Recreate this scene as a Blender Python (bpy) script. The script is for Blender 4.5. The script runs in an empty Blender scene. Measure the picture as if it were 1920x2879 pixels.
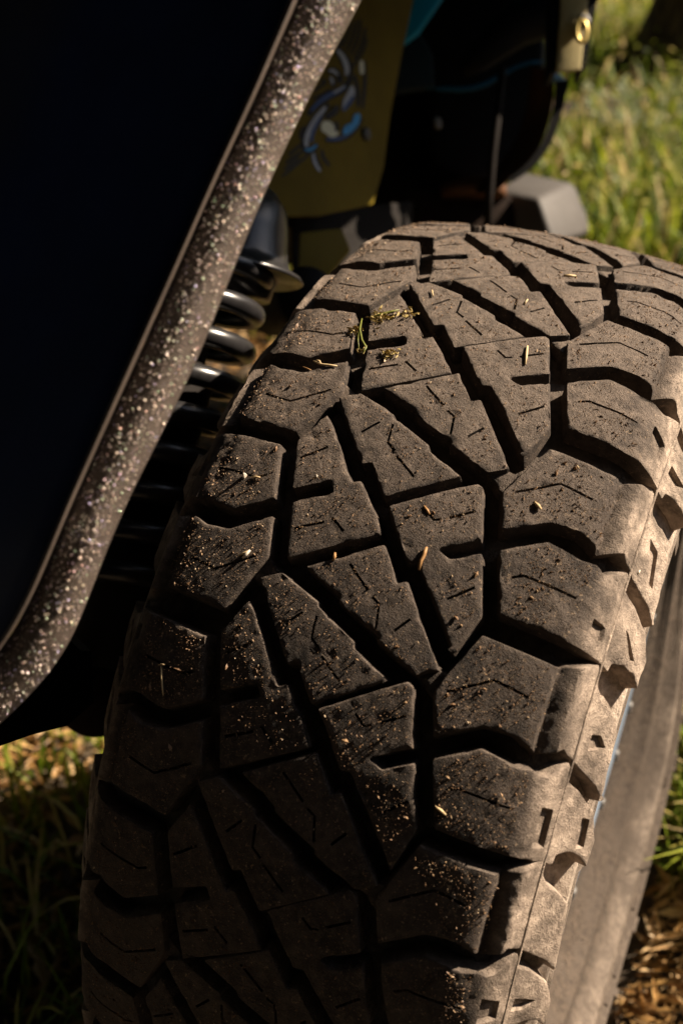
import bpy, math, random
import numpy as np
from mathutils import Vector, Matrix, noise, geometry

random.seed(7); rng = np.random.default_rng(7)
SC = bpy.context.scene
COL = SC.collection

# ------------------------------------------------------------------ camera
CAMP = Vector((0.220119, -0.844143, 1.294061))
RT = Vector((0.912618, 0.407916, 0.027073))
FW = Vector((-0.318918, 0.751807, -0.577128))
UP = Vector((-0.255774, 0.518063, 0.816205))
FPX, PW, PH = 3307.95, 1920.0, 2879.0
cd = bpy.data.cameras.new('camera'); cam = bpy.data.objects.new('camera', cd); COL.objects.link(cam)
m = Matrix((RT, UP, -FW)).transposed().to_4x4(); m.translation = CAMP
cam.matrix_world = m
cd.sensor_fit = 'VERTICAL'; cd.sensor_height = 36.0; cd.sensor_width = 24.0
cd.lens = FPX / PH * 36.0
cd.clip_start = 0.02; cd.clip_end = 500
cd.dof.use_dof = True; cd.dof.focus_distance = 0.825; cd.dof.aperture_fstop = 4.9
SC.camera = cam

# ------------------------------------------------------------------ light
SUN = Vector((0.571, 0.520, 0.634)).normalized()
W = bpy.data.worlds.new('World'); SC.world = W; W.use_nodes = True
wn = W.node_tree.nodes; wl = W.node_tree.links
bg = wn['Background']; sky = wn.new('ShaderNodeTexSky'); sky.sky_type = 'NISHITA'; sky.sun_disc = False
sky.sun_elevation = math.asin(SUN.z); sky.sun_rotation = math.atan2(SUN.x, SUN.y)
wl.new(sky.outputs[0], bg.inputs[0]); bg.inputs[1].default_value = 0.05
ld = bpy.data.lights.new('sun', 'SUN'); ld.energy = 5.0; ld.angle = math.radians(0.5); ld.color = (1.0, 0.835, 0.645)
sun = bpy.data.objects.new('sun', ld); COL.objects.link(sun)
sun.location = (3, 4, 6); sun.rotation_euler = SUN.to_track_quat('Z', 'Y').to_euler()
SC.view_settings.view_transform = 'Standard'; SC.view_settings.look = 'None'
SC.view_settings.gamma = 1.0; SC.view_settings.use_curve_mapping = False
SC.view_settings.exposure = 1.5
SC.cycles.use_denoising = True
SC.cycles.max_bounces = 8; SC.cycles.diffuse_bounces = 4
SC.cycles.sample_clamp_indirect = 6.0

# ------------------------------------------------------------------ helpers
def P(px, py, d):
    """world point seen at pixel (px,py) of the photograph, d metres along the optical axis"""
    return CAMP + (RT * ((px - PW/2)/FPX) + FW - UP * ((py - PH/2)/FPX)) * d

def mesh(name, verts, faces, mat=None, parent=None, smooth=False, mats=None, fm=None):
    me = bpy.data.meshes.new(name); me.from_pydata([tuple(v) for v in verts], [], faces)
    if mats:
        for q in mats: me.materials.append(q)
    elif mat: me.materials.append(mat)
    if fm is not None: me.polygons.foreach_set('material_index', fm)
    if smooth: me.polygons.foreach_set('use_smooth', [True]*len(me.polygons))
    me.update()
    o = bpy.data.objects.new(name, me); COL.objects.link(o)
    if parent: o.parent = parent
    return o

def empty(name, loc=(0, 0, 0)):
    o = bpy.data.objects.new(name, None); o.empty_display_size = 0.1; o.location = loc; COL.objects.link(o); return o

def tag(o, label=None, cat=None, group=None, kind=None):
    if label: o['label'] = label
    if cat: o['category'] = cat
    if group: o['group'] = group
    if kind: o['kind'] = kind
    return o

def bevel(o, w, seg=3):
    b = o.modifiers.new('bevel', 'BEVEL'); b.width = w; b.segments = seg; b.limit_method = 'ANGLE'; b.angle_limit = 0.5
    for p in o.data.polygons: p.use_smooth = True
    return o

def prism(front, off):
    """closed solid from a front polygon and an offset vector"""
    n = len(front); off = Vector(off)
    v = [Vector(p) for p in front] + [Vector(p) + off for p in front]
    f = [tuple(range(n)), tuple(reversed(range(n, 2*n)))]
    f += [(i + n, (i+1) % n + n, (i+1) % n, i) for i in range(n)]
    return v, f

def grid_faces(nu, nv, closed=False, base=0):
    f = []
    for i in range(nu - 1):
        for j in range(nv if closed else nv - 1):
            k = (j+1) % nv
            f.append((base+i*nv+j, base+i*nv+k, base+(i+1)*nv+k, base+(i+1)*nv+j))
    return f

def tube(pts, rad, seg=12, cap=True):
    pts = [Vector(p) for p in pts]; n = len(pts)
    rads = rad if hasattr(rad, '__len__') else [rad]*n
    V = []; prev = None
    for i, p in enumerate(pts):
        t = (pts[min(i+1, n-1)] - pts[max(i-1, 0)]).normalized()
        if prev is None:
            a = Vector((0, 0, 1)) if abs(t.z) < .9 else Vector((1, 0, 0)); u = t.cross(a).normalized()
        else:
            u = (prev - t*prev.dot(t)).normalized()
        prev = u; w = t.cross(u)
        for j in range(seg):
            a = 2*math.pi*j/seg; V.append(p + (u*math.cos(a) + w*math.sin(a))*rads[i])
    F = grid_faces(n, seg, True)
    if cap: F += [tuple(reversed(range(seg))), tuple(range((n-1)*seg, n*seg))]
    return V, F

def lathe(prof, axis_o, axis_d, seg=48):
    """prof: list of (distance along axis, radius)"""
    d = Vector(axis_d).normalized(); a = Vector((0, 0, 1)) if abs(d.z) < .9 else Vector((1, 0, 0))
    u = d.cross(a).normalized(); w = d.cross(u); o = Vector(axis_o); V = []
    for s, r in prof:
        for j in range(seg):
            an = 2*math.pi*j/seg; V.append(o + d*s + (u*math.cos(an) + w*math.sin(an))*r)
    F = grid_faces(len(prof), seg, True)
    F += [tuple(reversed(range(seg))), tuple(range((len(prof)-1)*seg, len(prof)*seg))]
    return V, F

def join(parts):
    V = []; F = []
    for v, f in parts:
        b = len(V); V += list(v); F += [tuple(i+b for i in q) for q in f]
    return V, F

# ------------------------------------------------------------------ materials
class NT:
    def __init__(s, name):
        s.m = bpy.data.materials.new(name); s.m.use_nodes = True; s.t = s.m.node_tree
        s.b = s.t.nodes['Principled BSDF']; s.out = s.t.nodes['Material Output']
    def n(s, ty, **kw):
        x = s.t.nodes.new(ty)
        for k, v in kw.items():
            if isinstance(k, str) and hasattr(x, k): setattr(x, k, v)
            else: x.inputs[k].default_value = v
        return x
    def l(s, a, b): s.t.links.new(a, b)
    def noise(s, vec, scale, detail=4, rough=.6):
        x = s.n('ShaderNodeTexNoise'); x.inputs['Scale'].default_value = scale; x.inputs['Detail'].default_value = detail
        x.inputs['Roughness'].default_value = rough
        if vec is not None: s.l(vec, x.inputs['Vector'])
        return x.outputs['Fac']
    def ramp(s, fac, stops):
        x = s.n('ShaderNodeValToRGB'); e = x.color_ramp.elements
        while len(e) < len(stops): e.new(.5)
        for q, (p, c) in zip(e, stops):
            q.position = p; q.color = (*c, 1) if hasattr(c, '__len__') else (c, c, c, 1)
        s.l(fac, x.inputs[0]); return x.outputs[0]
    def mix(s, fac, a, b, mode='MIX'):
        x = s.n('ShaderNodeMix'); x.data_type = 'RGBA'; x.blend_type = mode
        for i, v in ((0, fac), (6, a), (7, b)):
            if hasattr(v, 'is_linked') or hasattr(v, 'links'): s.l(v, x.inputs[i])
            else: x.inputs[i].default_value = (*v, 1) if hasattr(v, '__len__') else v
        return x.outputs[2]
    def math(s, op, a, b=None, clamp=False):
        x = s.n('ShaderNodeMath'); x.operation = op; x.use_clamp = clamp
        for i, v in ((0, a), (1, b)):
            if v is None: continue
            if hasattr(v, 'links'): s.l(v, x.inputs[i])
            else: x.inputs[i].default_value = v
        return x.outputs[0]
    def coord(s, which='Object', rnd=True):
        tc = s.n('ShaderNodeTexCoord').outputs[which]
        if not rnd: return tc
        oi = s.n('ShaderNodeObjectInfo'); v = s.n('ShaderNodeVectorMath'); v.operation = 'SCALE'
        c = s.n('ShaderNodeCombineXYZ')
        for i in range(3): s.l(oi.outputs['Random'], c.inputs[i])
        s.l(c.outputs[0], v.inputs[0]); v.inputs['Scale'].default_value = 37.0
        a = s.n('ShaderNodeVectorMath'); a.operation = 'ADD'; s.l(tc, a.inputs[0]); s.l(v.outputs[0], a.inputs[1])
        return a.outputs[0]
    def bump(s, h, strength, dist, prev=None):
        x = s.n('ShaderNodeBump'); x.inputs['Strength'].default_value = strength; x.inputs['Distance'].default_value = dist
        s.l(h, x.inputs['Height'])
        if prev is not None: s.l(prev, x.inputs['Normal'])
        s.l(x.outputs[0], s.b.inputs['Normal']); return x.outputs[0]

def simple(name, col, rough=.6, metal=0., spec=.4, var=.25, nscale=40, bump=0., bscale=200, coat=0.):
    t = NT(name); c = t.coord()
    f = t.noise(c, nscale, 5)
    t.l(t.ramp(f, [(.3, tuple(k*(1-var) for k in col)), (.7, tuple(k*(1+var) for k in col))]), t.b.inputs['Base Color'])
    t.b.inputs['Roughness'].default_value = rough; t.b.inputs['Metallic'].default_value = metal
    t.b.inputs['Specular IOR Level'].default_value = spec
    t.b.inputs['Coat Weight'].default_value = coat; t.b.inputs['Coat Roughness'].default_value = .08
    if bump: t.bump(t.noise(c, bscale, 3), .6, bump)
    return t.m

def rubber(name, floor=False):
    t = NT(name); c = t.coord(); raw = t.n('ShaderNodeTexCoord').outputs['Object']
    sx = t.n('ShaderNodeSeparateXYZ'); t.l(raw, sx.inputs[0])
    ax = t.math('ABSOLUTE', sx.outputs[0])
    big = t.noise(c, 22, 5, .65); med = t.noise(c, 120, 5, .7); fine = t.noise(c, 900, 3, .7)
    # dust settles on the shoulder and the sidewall, the crown is scrubbed dark
    edge = t.math('ADD', ax, t.math('MULTIPLY', t.math('SUBTRACT', big, .5), .022))
    side = t.n('ShaderNodeMapRange'); side.inputs[1].default_value = .136; side.inputs[2].default_value = .157
    side.inputs[3].default_value = 0.0; side.inputs[4].default_value = 1.0; side.interpolation_type = 'SMOOTHSTEP'
    t.l(edge, side.inputs[0])
    if floor:
        crown = t.mix(t.ramp(med, [(.35, 0.), (.7, 1.)]), (.022, .019, .017), (.075, .060, .047))
    else:
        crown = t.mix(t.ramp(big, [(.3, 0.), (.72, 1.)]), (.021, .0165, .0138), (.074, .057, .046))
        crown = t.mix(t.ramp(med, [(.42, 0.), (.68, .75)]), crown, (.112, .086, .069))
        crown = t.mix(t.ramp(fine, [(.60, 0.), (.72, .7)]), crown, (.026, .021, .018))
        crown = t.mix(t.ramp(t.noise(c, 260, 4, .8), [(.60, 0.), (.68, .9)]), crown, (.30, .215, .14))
    # dust and sawdust facing up, also painting the sunlit tread top brighter
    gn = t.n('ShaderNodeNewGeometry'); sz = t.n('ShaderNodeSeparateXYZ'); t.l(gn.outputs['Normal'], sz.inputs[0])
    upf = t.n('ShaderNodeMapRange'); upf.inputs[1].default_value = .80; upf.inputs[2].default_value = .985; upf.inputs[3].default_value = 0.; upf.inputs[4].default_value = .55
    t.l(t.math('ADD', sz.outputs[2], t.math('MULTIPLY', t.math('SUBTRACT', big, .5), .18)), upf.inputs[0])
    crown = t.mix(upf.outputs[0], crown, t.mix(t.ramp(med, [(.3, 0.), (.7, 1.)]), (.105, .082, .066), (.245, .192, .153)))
    wall = t.mix(t.ramp(med, [(.3, 0.), (.7, 1.)]), ((.20, .157, .124) if not floor else (.30, .24, .19)), ((.56, .445, .355) if not floor else (.66, .54, .44)))  # dust tone brightened to add missing sun, most on groove floors
    # below the lugs the wall darkens in rings towards the rim
    rad = t.n('ShaderNodeVectorMath'); rad.operation = 'LENGTH'; yz = t.n('ShaderNodeCombineXYZ'); t.l(sx.outputs[1], yz.inputs[1]); t.l(sx.outputs[2], yz.inputs[2]); t.l(yz.outputs[0], rad.inputs[0])
    rr = t.math('ADD', rad.outputs['Value'], t.math('MULTIPLY', t.math('SUBTRACT', big, .5), .02))
    ring_tone = t.ramp(t.math('MULTIPLY', t.math('SUBTRACT', rr, .2), 5.0), [(.22, .98), (.40, .95), (.50, .62), (.56, .92), (.66, .66), (.78, .5), (.88, .0)])
    if floor: wall = t.mix(ring_tone, wall, t.mix(t.ramp(med, [(.35, 0.), (.65, 1.)]), (.030, .022, .017), (.085, .062, .045)))
    # wiry root marks and scuffs pressed into the dust
    wv = t.n('ShaderNodeTexVoronoi'); wv.feature = 'DISTANCE_TO_EDGE'; wv.inputs['Scale'].default_value = 150
    dn = t.n('ShaderNodeTexNoise'); dn.inputs['Scale'].default_value = 60; t.l(c, dn.inputs['Vector'])
    dm = t.mix(.05, c, dn.outputs['Color'])
    t.l(dm, wv.inputs['Vector'])
    line = t.ramp(wv.outputs['Distance'], [(.0, 1.), (.035, 0.)])
    line = t.math('MULTIPLY', line, t.ramp(t.noise(c, 45, 3), [(.5, 0.), (.62, .7)]))
    wall = t.mix(line, wall, (.055, .043, .034))
    wall = t.mix(t.ramp(t.noise(c, 33, 5, .7), [(.44, 0.), (.62, .8)]), wall, (.085, .066, .052))
    wall = t.mix(t.ramp(t.noise(c, 13, 4, .6), [(.5, 0.), (.68, .6)]), wall, (.070, .054, .043))
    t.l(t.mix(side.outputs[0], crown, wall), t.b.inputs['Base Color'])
    t.b.inputs['Roughness'].default_value = .78; t.b.inputs['Specular IOR Level'].default_value = .22
    b = t.bump(med, .85, .0024)
    b = t.bump(fine, 1.0, .0012, b)
    sc = t.n('ShaderNodeTexVoronoi'); sc.feature = 'DISTANCE_TO_EDGE'; sc.inputs['Scale'].default_value = 70; t.l(dm, sc.inputs['Vector'])
    crack = t.math('MULTIPLY', t.ramp(sc.outputs['Distance'], [(.0, 1.), (.025, 0.)]), t.ramp(t.noise(c, 30, 3), [(.52, 0.), (.6, 1.)]))
    t.bump(t.math('SUBTRACT', 1.0, crack), .7, .0012, b)
    return t.m

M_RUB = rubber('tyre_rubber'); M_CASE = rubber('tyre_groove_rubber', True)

# ------------------------------------------------------------------ ground
def ground_mat():
    t = NT('forest_soil'); c = t.coord(rnd=False)
    a = t.noise(c, 3.5, 6, .7); b = t.noise(c, 60, 5, .7)
    col = t.mix(t.ramp(a, [(.35, 0.), (.65, 1.)]), (.060, .042, .026), (.125, .090, .055))
    col = t.mix(t.ramp(b, [(.45, 0.), (.7, 1.)]), col, (.030, .022, .014))
    t.l(col, t.b.inputs['Base Color']); t.b.inputs['Roughness'].default_value = .95
    t.bump(b, .9, .02); return t.m
gx = np.concatenate([np.linspace(-60, -4, 12), np.linspace(-3.6, 5.6, 70), np.linspace(6, 60, 12)])
gy = np.concatenate([np.linspace(-60, -3, 12), np.linspace(-2.6, 9.6, 90), np.linspace(10, 80, 12)])
GV = []
def gz(x, y):
    k = min(1.0, max(0.0, (math.hypot(x, y) - .9)/2.0))
    return .05*k*(noise.noise(Vector((x*.7, y*.7, 3.1))) + .4*noise.noise(Vector((x*2.3, y*2.3, 1.0)))) - .006
for x in gx:
    for y in gy: GV.append((x, y, gz(x, y)))
g = mesh('ground', GV, grid_faces(len(gx), len(gy)), ground_mat(), smooth=True); tag(g, 'brown forest soil under the grass', kind='structure')
# ------------------------------------------------------------------ vehicle
VEH = empty('off_road_vehicle', (0, 0, 0))
tag(VEH, 'blue off-road vehicle with exposed front suspension and a big worn off-road tyre', 'vehicle')

# ---- tyre geometry: tread pattern in (angle, distance across the tread) for one pitch of twenty-one
PSI = math.radians(45); AXZ = .45
RU = .462
PX = np.array([0, .03, .06, .09, .115, .128, .140, .150, .161, .173, .184, .1905])
PR = np.array([.47, .4694, .4677, .4648, .4615, .459, .4534, .4425, .423, .409, .395, .380])
PV = np.concatenate([[0], np.cumsum(np.hypot(np.diff(PX), np.diff(PR)))])
_nx = np.gradient(PR, PV); _nr = np.gradient(PX, PV)
_nx, _nr = -_nx, _nr
_q = np.hypot(_nx, _nr); _nx /= _q; _nr /= _q
# smooth dense profile
vd = np.linspace(0, PV[-1], 400)
def sm(a, k=7):
    z = np.concatenate([a[k:0:-1], a, a[-2:-k-2:-1]]) if False else np.pad(a, k, mode='reflect', reflect_type='odd')
    return np.convolve(z, np.ones(2*k+1)/(2*k+1), 'valid')
XD = sm(np.interp(vd, PV, PX)); RD = sm(np.interp(vd, PV, PR)); XD[0] = 0
NX = -np.gradient(RD, vd); NR = np.gradient(XD, vd); NX[0] = 0; _q = np.hypot(NX, NR); NX /= _q; NR /= _q
def surf(u, v, h):
    """tyre-frame point: u metres round, v metres across, h metres above the tread surface"""
    u = np.asarray(u, float); v = np.asarray(v, float); th = u/RU; s = np.sign(v); a = np.abs(v)
    x = np.interp(a, vd, XD); r = np.interp(a, vd, RD); nx = np.interp(a, vd, NX); nr = np.interp(a, vd, NR)
    x = (x + h*nx)*s; r = r + h*nr
    return np.stack([x, -r*np.cos(th), r*np.sin(th)], -1)
def depth(v):
    return np.interp(np.abs(v), [0, .112, .140, .160, .1692, .1714, .1740, .180, .198, .2095, .218], [.0145, .0145, .0135, .0110, .0030, .0020, .0070, .0125, .0135, .0110, .0090])
SYM = .730448
TK = {-1: .5780, 0: .2910, 1: 0., 2: -.3087, 3: -.6079, 4: -.8987}
for j in range(1, 16): TK[4+j] = -.8987 - .30041*j
POLY = {
  'L': [(0.3576, -0.0692), (0.337, -0.0604), (0.2948, -0.0449), (0.2562, -0.0304), (0.2615, -0.0246), (0.212, -0.0044), (0.191, 0.0021), (0.1197, -0.0537), (0.2035, -0.0664), (0.2293, -0.043), (0.234, -0.0404), (0.2501, -0.0449), (0.2237, -0.0692), (0.3019, -0.0813)],
  'M1': [(0.3917, -0.0677), (0.4078, -0.0537), (0.3961, -0.0392), (0.3828, -0.0223), (0.3766, -0.0218), (0.3446, 0.0095), (0.3362, 0.0104), (0.3089, 0.0387), (0.2458, -0.0054), (0.2944, -0.0228), (0.2878, -0.0288)],
  'M2': [(0.4252, -0.0386), (0.4868, 0.0068), (0.439, 0.0237), (0.4459, 0.0296), (0.3848, 0.0512), (0.343, 0.067), (0.3266, 0.0537), (0.3534, 0.0229), (0.3612, 0.022), (0.39, -0.0091), (0.3983, -0.0108)],
  'R': [(0.5432, -0.0003), (0.6158, 0.0503), (0.6108, 0.0546), (0.533, 0.0662), (0.5055, 0.0426), (0.5012, 0.0417), (0.4934, 0.0505), (0.5153, 0.0689), (0.4308, 0.0814), (0.3665, 0.072), (0.3864, 0.0667), (0.469, 0.035), (0.4768, 0.0318), (0.4738, 0.025)],
  'S1': [(0.6149, 0.0673), (0.7053, 0.0856), (0.6962, 0.1363), (0.707, 0.15), (0.7262, 0.1695), (0.6968, 0.1747), (0.6787, 0.1836), (0.6662, 0.1949), (0.6488, 0.2036), (0.5281, 0.2077), (0.553, 0.1975), (0.5770, 0.1740), (0.5825, 0.1694), (0.5922, 0.1565), (0.5733, 0.1417), (0.5794, 0.1373), (0.5911, 0.1216), (0.5901, 0.1032), (0.5545, 0.0751)],
  'S2': [(0.5274, 0.0789), (0.5611, 0.1059), (0.552, 0.1293), (0.5545, 0.1402), (0.5488, 0.1465), (0.5505, 0.152), (0.5768, 0.1688), (0.5712, 0.1712), (0.5509, 0.1717), (0.5389, 0.1859), (0.5103, 0.2035), (0.4691, 0.2112), (0.4216, 0.2101), (0.4391, 0.2017), (0.4435, 0.191), (0.4385, 0.1812), (0.4232, 0.1793), (0.4288, 0.1693), (0.4345, 0.1368), (0.4405, 0.0918)],
  'TB': [(0.326, 0.0538), (0.3445, 0.0656), (0.3405, 0.0750), (0.3040, 0.0694)],
}
SIPE = {
  'L': [[(0.2744, -0.0732), (0.3022, -0.0572)], [(0.1652, -0.0565), (0.1864, -0.0379)], [(0.1958, -0.0338), (0.1797, -0.0227)]],
  'M1': [[(0.3387, -0.0391), (0.363, -0.0298)], [(0.3644, -0.0203), (0.3323, -0.0184), (0.3219, -0.0115)], [(0.3139, -0.0085), (0.288, 0.0084)]],
  'M2': [[(0.4468, -0.0107), (0.4178, 0.0072)], [(0.411, 0.0111), (0.4043, 0.0169), (0.3709, 0.0202)], [(0.3748, 0.0319), (0.3974, 0.0396)]],
  'R': [[(0.5531, 0.0243), (0.5415, 0.0318), (0.546, 0.0365)], [(0.5517, 0.041), (0.5721, 0.0557)], [(0.4384, 0.0576), (0.4658, 0.0718)]],
  'S1': [[(0.6184, 0.0755), (0.6527, 0.1011), (0.6493, 0.1134), (0.6449, 0.1237)]],
  'S2': [[(0.4943, 0.0916), (0.5021, 0.0988), (0.4968, 0.1342)]],
}
POCKS = {  # moulded recesses on the shoulder, three alternating designs: (polygon, depth)
  ('S2', 0): [([(.5089, .1537), (.5076, .1650), (.4498, .1660), (.4496, .1541)], .0035), ([(.5015, .1940), (.5000, .2010), (.4537, .2025), (.4500, .1955)], .0030)],
  ('S2', 1): [([(.5140, .1469), (.5022, .1629), (.4707, .1631), (.4703, .1468)], .0030), ([(.4947, .1777), (.4821, .1970), (.4686, .1877), (.4714, .1762)], .0038)],
  ('S2', 2): [([(.482, .1500), (.480, .1640), (.456, .1645), (.454, .1500)], .0030), ([(.498, .1840), (.494, .1875), (.459, .2000), (.455, .1960)], .0030)],
  ('S1', 0): [([(.6261, .1820), (.6300, .1900), (.6130, .1970), (.6000, .1825)], .0028)],
  ('S1', 1): [],
  ('S1', 2): [([(.656, .1805), (.646, .1910), (.582, .1965), (.588, .1910)], .0025)],
}
POCK = {}
TYPES = ['L', 'M1', 'M2', 'R', 'S1', 'S2', 'TB', 'LS1', 'LS2', 'LTB']
def rotsym(l): return [(SYM - a, -b) for a, b in l]
for a, b in (('LS1', 'S1'), ('LS2', 'S2'), ('LTB', 'TB')):
    POLY[a] = rotsym(POLY[b])
    if b in SIPE: SIPE[a] = [rotsym(s) for s in SIPE[b]]

for (t, q), l in list(POCKS.items()):
    POCKS[('L' + t, q)] = [(rotsym(p), d) for p, d in l]
def area(p): x, y = p[:, 0], p[:, 1]; return .5*np.sum(x*np.roll(y, -1) - y*np.roll(x, -1))
def resample(p, step, rnd):
    out = []
    n = len(p)
    for i in range(n):
        a, b, c = p[i-1], p[i], p[(i+1) % n]
        d1 = np.linalg.norm(a-b); d2 = np.linalg.norm(c-b)
        r = min(rnd, .3*d1, .3*d2)
        q0 = b + (a-b)/d1*r; q1 = b + (c-b)/d2*r
        out += [q0, .25*q0 + .5*b + .25*q1, q1]
    out = np.array(out); res = []
    for i in range(len(out)):
        a = out[i]; b = out[(i+1) % len(out)]; L = np.linalg.norm(b-a); k = max(1, int(round(L/step)))
        for t in range(k): res.append(a + (b-a)*t/k)
    return np.array(res)
def normals(p):
    e = np.roll(p, -1, 0) - p; e /= np.linalg.norm(e, axis=1)[:, None] + 1e-12
    en = np.stack([e[:, 1], -e[:, 0]], -1)       # outward for CCW
    n = en + np.roll(en, 1, 0); l = np.linalg.norm(n, axis=1)[:, None]
    return n/np.maximum(l, .6)
def pip(P_, poly):
    x, y = P_[:, 0], P_[:, 1]; ins = np.zeros(len(P_), bool); n = len(poly)
    for i in range(n):
        x1, y1 = poly[i]; x2, y2 = poly[(i+1) % n]
        c = ((y1 > y) != (y2 > y)); 
        with np.errstate(divide='ignore', invalid='ignore'):
            ins ^= c & (x < (x2-x1)*(y-y1)/(y2-y1 + 1e-15) + x1)
    return ins
def segdist(P_, poly):
    d = np.full(len(P_), 9.); n = len(poly)
    for i in range(n):
        a = poly[i]; b = poly[(i+1) % n]; ab = b-a; t = np.clip(((P_-a)@ab)/(ab@ab+1e-15), 0, 1)
        d = np.minimum(d, np.linalg.norm(P_ - a - t[:, None]*ab, axis=1))
    return d
def slot(line, w):
    l = np.array(line); L = []; R_ = []
    for i in range(len(l)):
        a = l[max(i-1, 0)]; b = l[min(i+1, len(l)-1)]; t = (b-a)/np.linalg.norm(b-a); nn = np.array([-t[1], t[0]])
        L.append(l[i] + nn*w/2); R_.append(l[i] - nn*w/2)
    return np.array(L + R_[::-1])
def nz(x, y, z): return noise.noise(Vector((x, y, z)))
def frac(x, y, z): return noise.fractal(Vector((x, y, z)), 1.0, 2.1, 4)

def hfun(typ, v):
    a = np.abs(v); h = np.zeros_like(a)
    if typ in ('S1', 'LS1'):
        h += np.interp(a, [0, .1345, .1355, .1398, .1412, .1505, .1520, .1640, .23], [0, 0, -.0008, -.0072, -.0078, .0024, .0028, .0, 0])
    if typ in ('S2', 'LS2'):
        h += np.interp(a, [0, .122, .131, .137, .146, .23], [0, 0, -.0012, -.0006, .0004, 0])
    return h

def build_block(typ, seed, fine=True, des=0):
    step = .0024 if fine else .006; gsp = .0027 if fine else .009
    pl = np.array(POLY[typ], float); pl[:, 0] *= RU
    if area(pl) < 0: pl = pl[::-1]
    rnd = .0013 if typ not in ('TB', 'LTB') else .001
    out = resample(pl, step, rnd); nrm = normals(out); n = len(out)
    z0 = seed*7.31
    chip = np.zeros(n)
    for i, (a, b) in enumerate(out):
        c1 = nz(a*260, b*260, z0); c2 = nz(a*75, b*75, z0+9)
        chip[i] = .00045*c1 + max(0, c2-.17)*.0065 + max(0, nz(a*190, b*190, z0+4)-.38)*.004
        if abs(b) > .126: chip[i] *= .5
    top0 = -.0045 if typ in ('TB', 'LTB') else 0.0
    r0 = out - nrm*(.0010 + chip)[:, None]; r1 = out - nrm*(.0003 + .7*np.maximum(chip, -.0003))[:, None]; r2 = out - nrm*(.35*chip)[:, None]
    dv = depth(out[:, 1])
    r3 = out + nrm*(.0020*np.minimum(1, dv/.01))[:, None]
    holes = []
    for ln in SIPE.get(typ, []):
        l = np.array(ln, float); l[:, 0] *= RU; l2 = []
        for i in range(len(l)-1):
            k = max(1, int(np.linalg.norm(l[i+1]-l[i])/.006))
            for t in range(k): l2.append(l[i] + (l[i+1]-l[i])*t/k + np.array([nz(i*3.1+t, 2.2, z0), nz(i*3.1+t, 7.7, z0)])*.0005)
        l2.append(l[-1]); holes.append((slot(l2, .0019), .0070))
    for pk, d in POCKS.get((typ, des), []):
        l = np.array(pk, float); l[:, 0] *= RU; holes.append((resample(l, .004, .0012), d))
    holes = [(h if area(h) > 0 else h[::-1], d) for h, d in holes]
    lo = r0.min(0); hi = r0.max(0)
    g = np.stack(np.meshgrid(np.arange(lo[0], hi[0], gsp), np.arange(lo[1], hi[1], gsp), indexing='ij'), -1).reshape(-1, 2)
    g = g + (np.random.default_rng(seed*13+5).random(g.shape)-.5)*gsp*.6
    g = g[pip(g, r0)]; g = g[segdist(g, r0) > gsp*.45]
    for h, d in holes:
        if len(g): g = g[~pip(g, h)]
        if len(g): g = g[segdist(g, h) > gsp*.35]
    pts = [tuple(p) for p in r0]; edges = [(i, (i+1) % n) for i in range(n)]
    hidx = []
    for h, d in holes:
        b = len(pts); pts += [tuple(p) for p in h]; edges += [(b+i, b+(i+1) % len(h)) for i in range(len(h))]; hidx.append((b, len(h), d))
    pts += [tuple(p) for p in g]
    vo, eo, fo, ov, oe, of = geometry.delaunay_2d_cdt([Vector(p) for p in pts], edges, [], 0, 1e-7)
    vo = np.array([(p.x, p.y) for p in vo]); inv = {}
    for i, l in enumerate(ov):
        for k in l: inv[k] = i
    fa = np.array(fo); cen = vo[fa].mean(1); keep = pip(cen, r0)
    for h, d in holes: keep &= ~pip(cen, h)
    fa = fa[keep]
    hh = np.empty(len(vo))
    for i, (a, b) in enumerate(vo):
        rough = 1.0 + 3.0*max(0, 1-abs(abs(b)-.132)/.013) if typ in ('S2', 'LS2') else (1.0 + 2.5*max(0, 1-abs(abs(b)-.146)/.006) if typ in ('S1', 'LS1') else 1.0)
        hh[i] = (frac(a*55, b*55, z0)*.00042 + nz(a*330, b*330, z0)*.00022)*rough - max(0, nz(a*120, b*120, z0+3)-.42)*.0036
    if typ in ('S1', 'LS1', 'S2', 'LS2'): hh *= np.where(np.abs(vo[:, 1]) > .153, .5, 1)
    hh += top0 + hfun(typ, vo[:, 1])
    for b, k, d in hidx:
        pass
    V = [surf(vo[:, 0], vo[:, 1], hh)]; nv = len(vo); F = [tuple(int(q) for q in f) for f in fa]
    hb = hfun(typ, out[:, 1]) + top0
    hr = np.array([nz(a*200, b*200, z0+2)*.0003 for a, b in out])
    r1b, r2b, r3b = nv, nv+n, nv+2*n
    V.append(surf(r1[:, 0], r1[:, 1], hb - .0003 + hr)); V.append(surf(r2[:, 0], r2[:, 1], hb - .0010 + hr))
    V.append(surf(r3[:, 0], r3[:, 1], -dv - .0012)); nv += 3*n
    i0 = [inv[i] for i in range(n)]
    for i in range(n):
        j = (i+1) % n
        F.append((i0[i], r1b+i, r1b+j, i0[j])); F.append((r1b+i, r2b+i, r2b+j, r1b+j)); F.append((r2b+i, r3b+i, r3b+j, r2b+j))
    for (b, k, d), (h, _) in zip(hidx, holes):
        il = [inv[b+i] for i in range(k)]; lowb = nv
        ctr = h.mean(0); hl = h + (ctr - h)*(.18 if d < .004 else 0)
        V.append(surf(hl[:, 0], hl[:, 1], hfun(typ, hl[:, 1]) - d + top0)); nv += k
        for i in range(k):
            j = (i+1) % k; F.append((il[i], il[j], lowb+j, lowb+i))
        F.append(tuple(lowb+i for i in range(k)))
    V = np.concatenate(V)
    me = bpy.data.meshes.new('tread_block'); me.from_pydata(V.tolist(), [], F)
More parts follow.
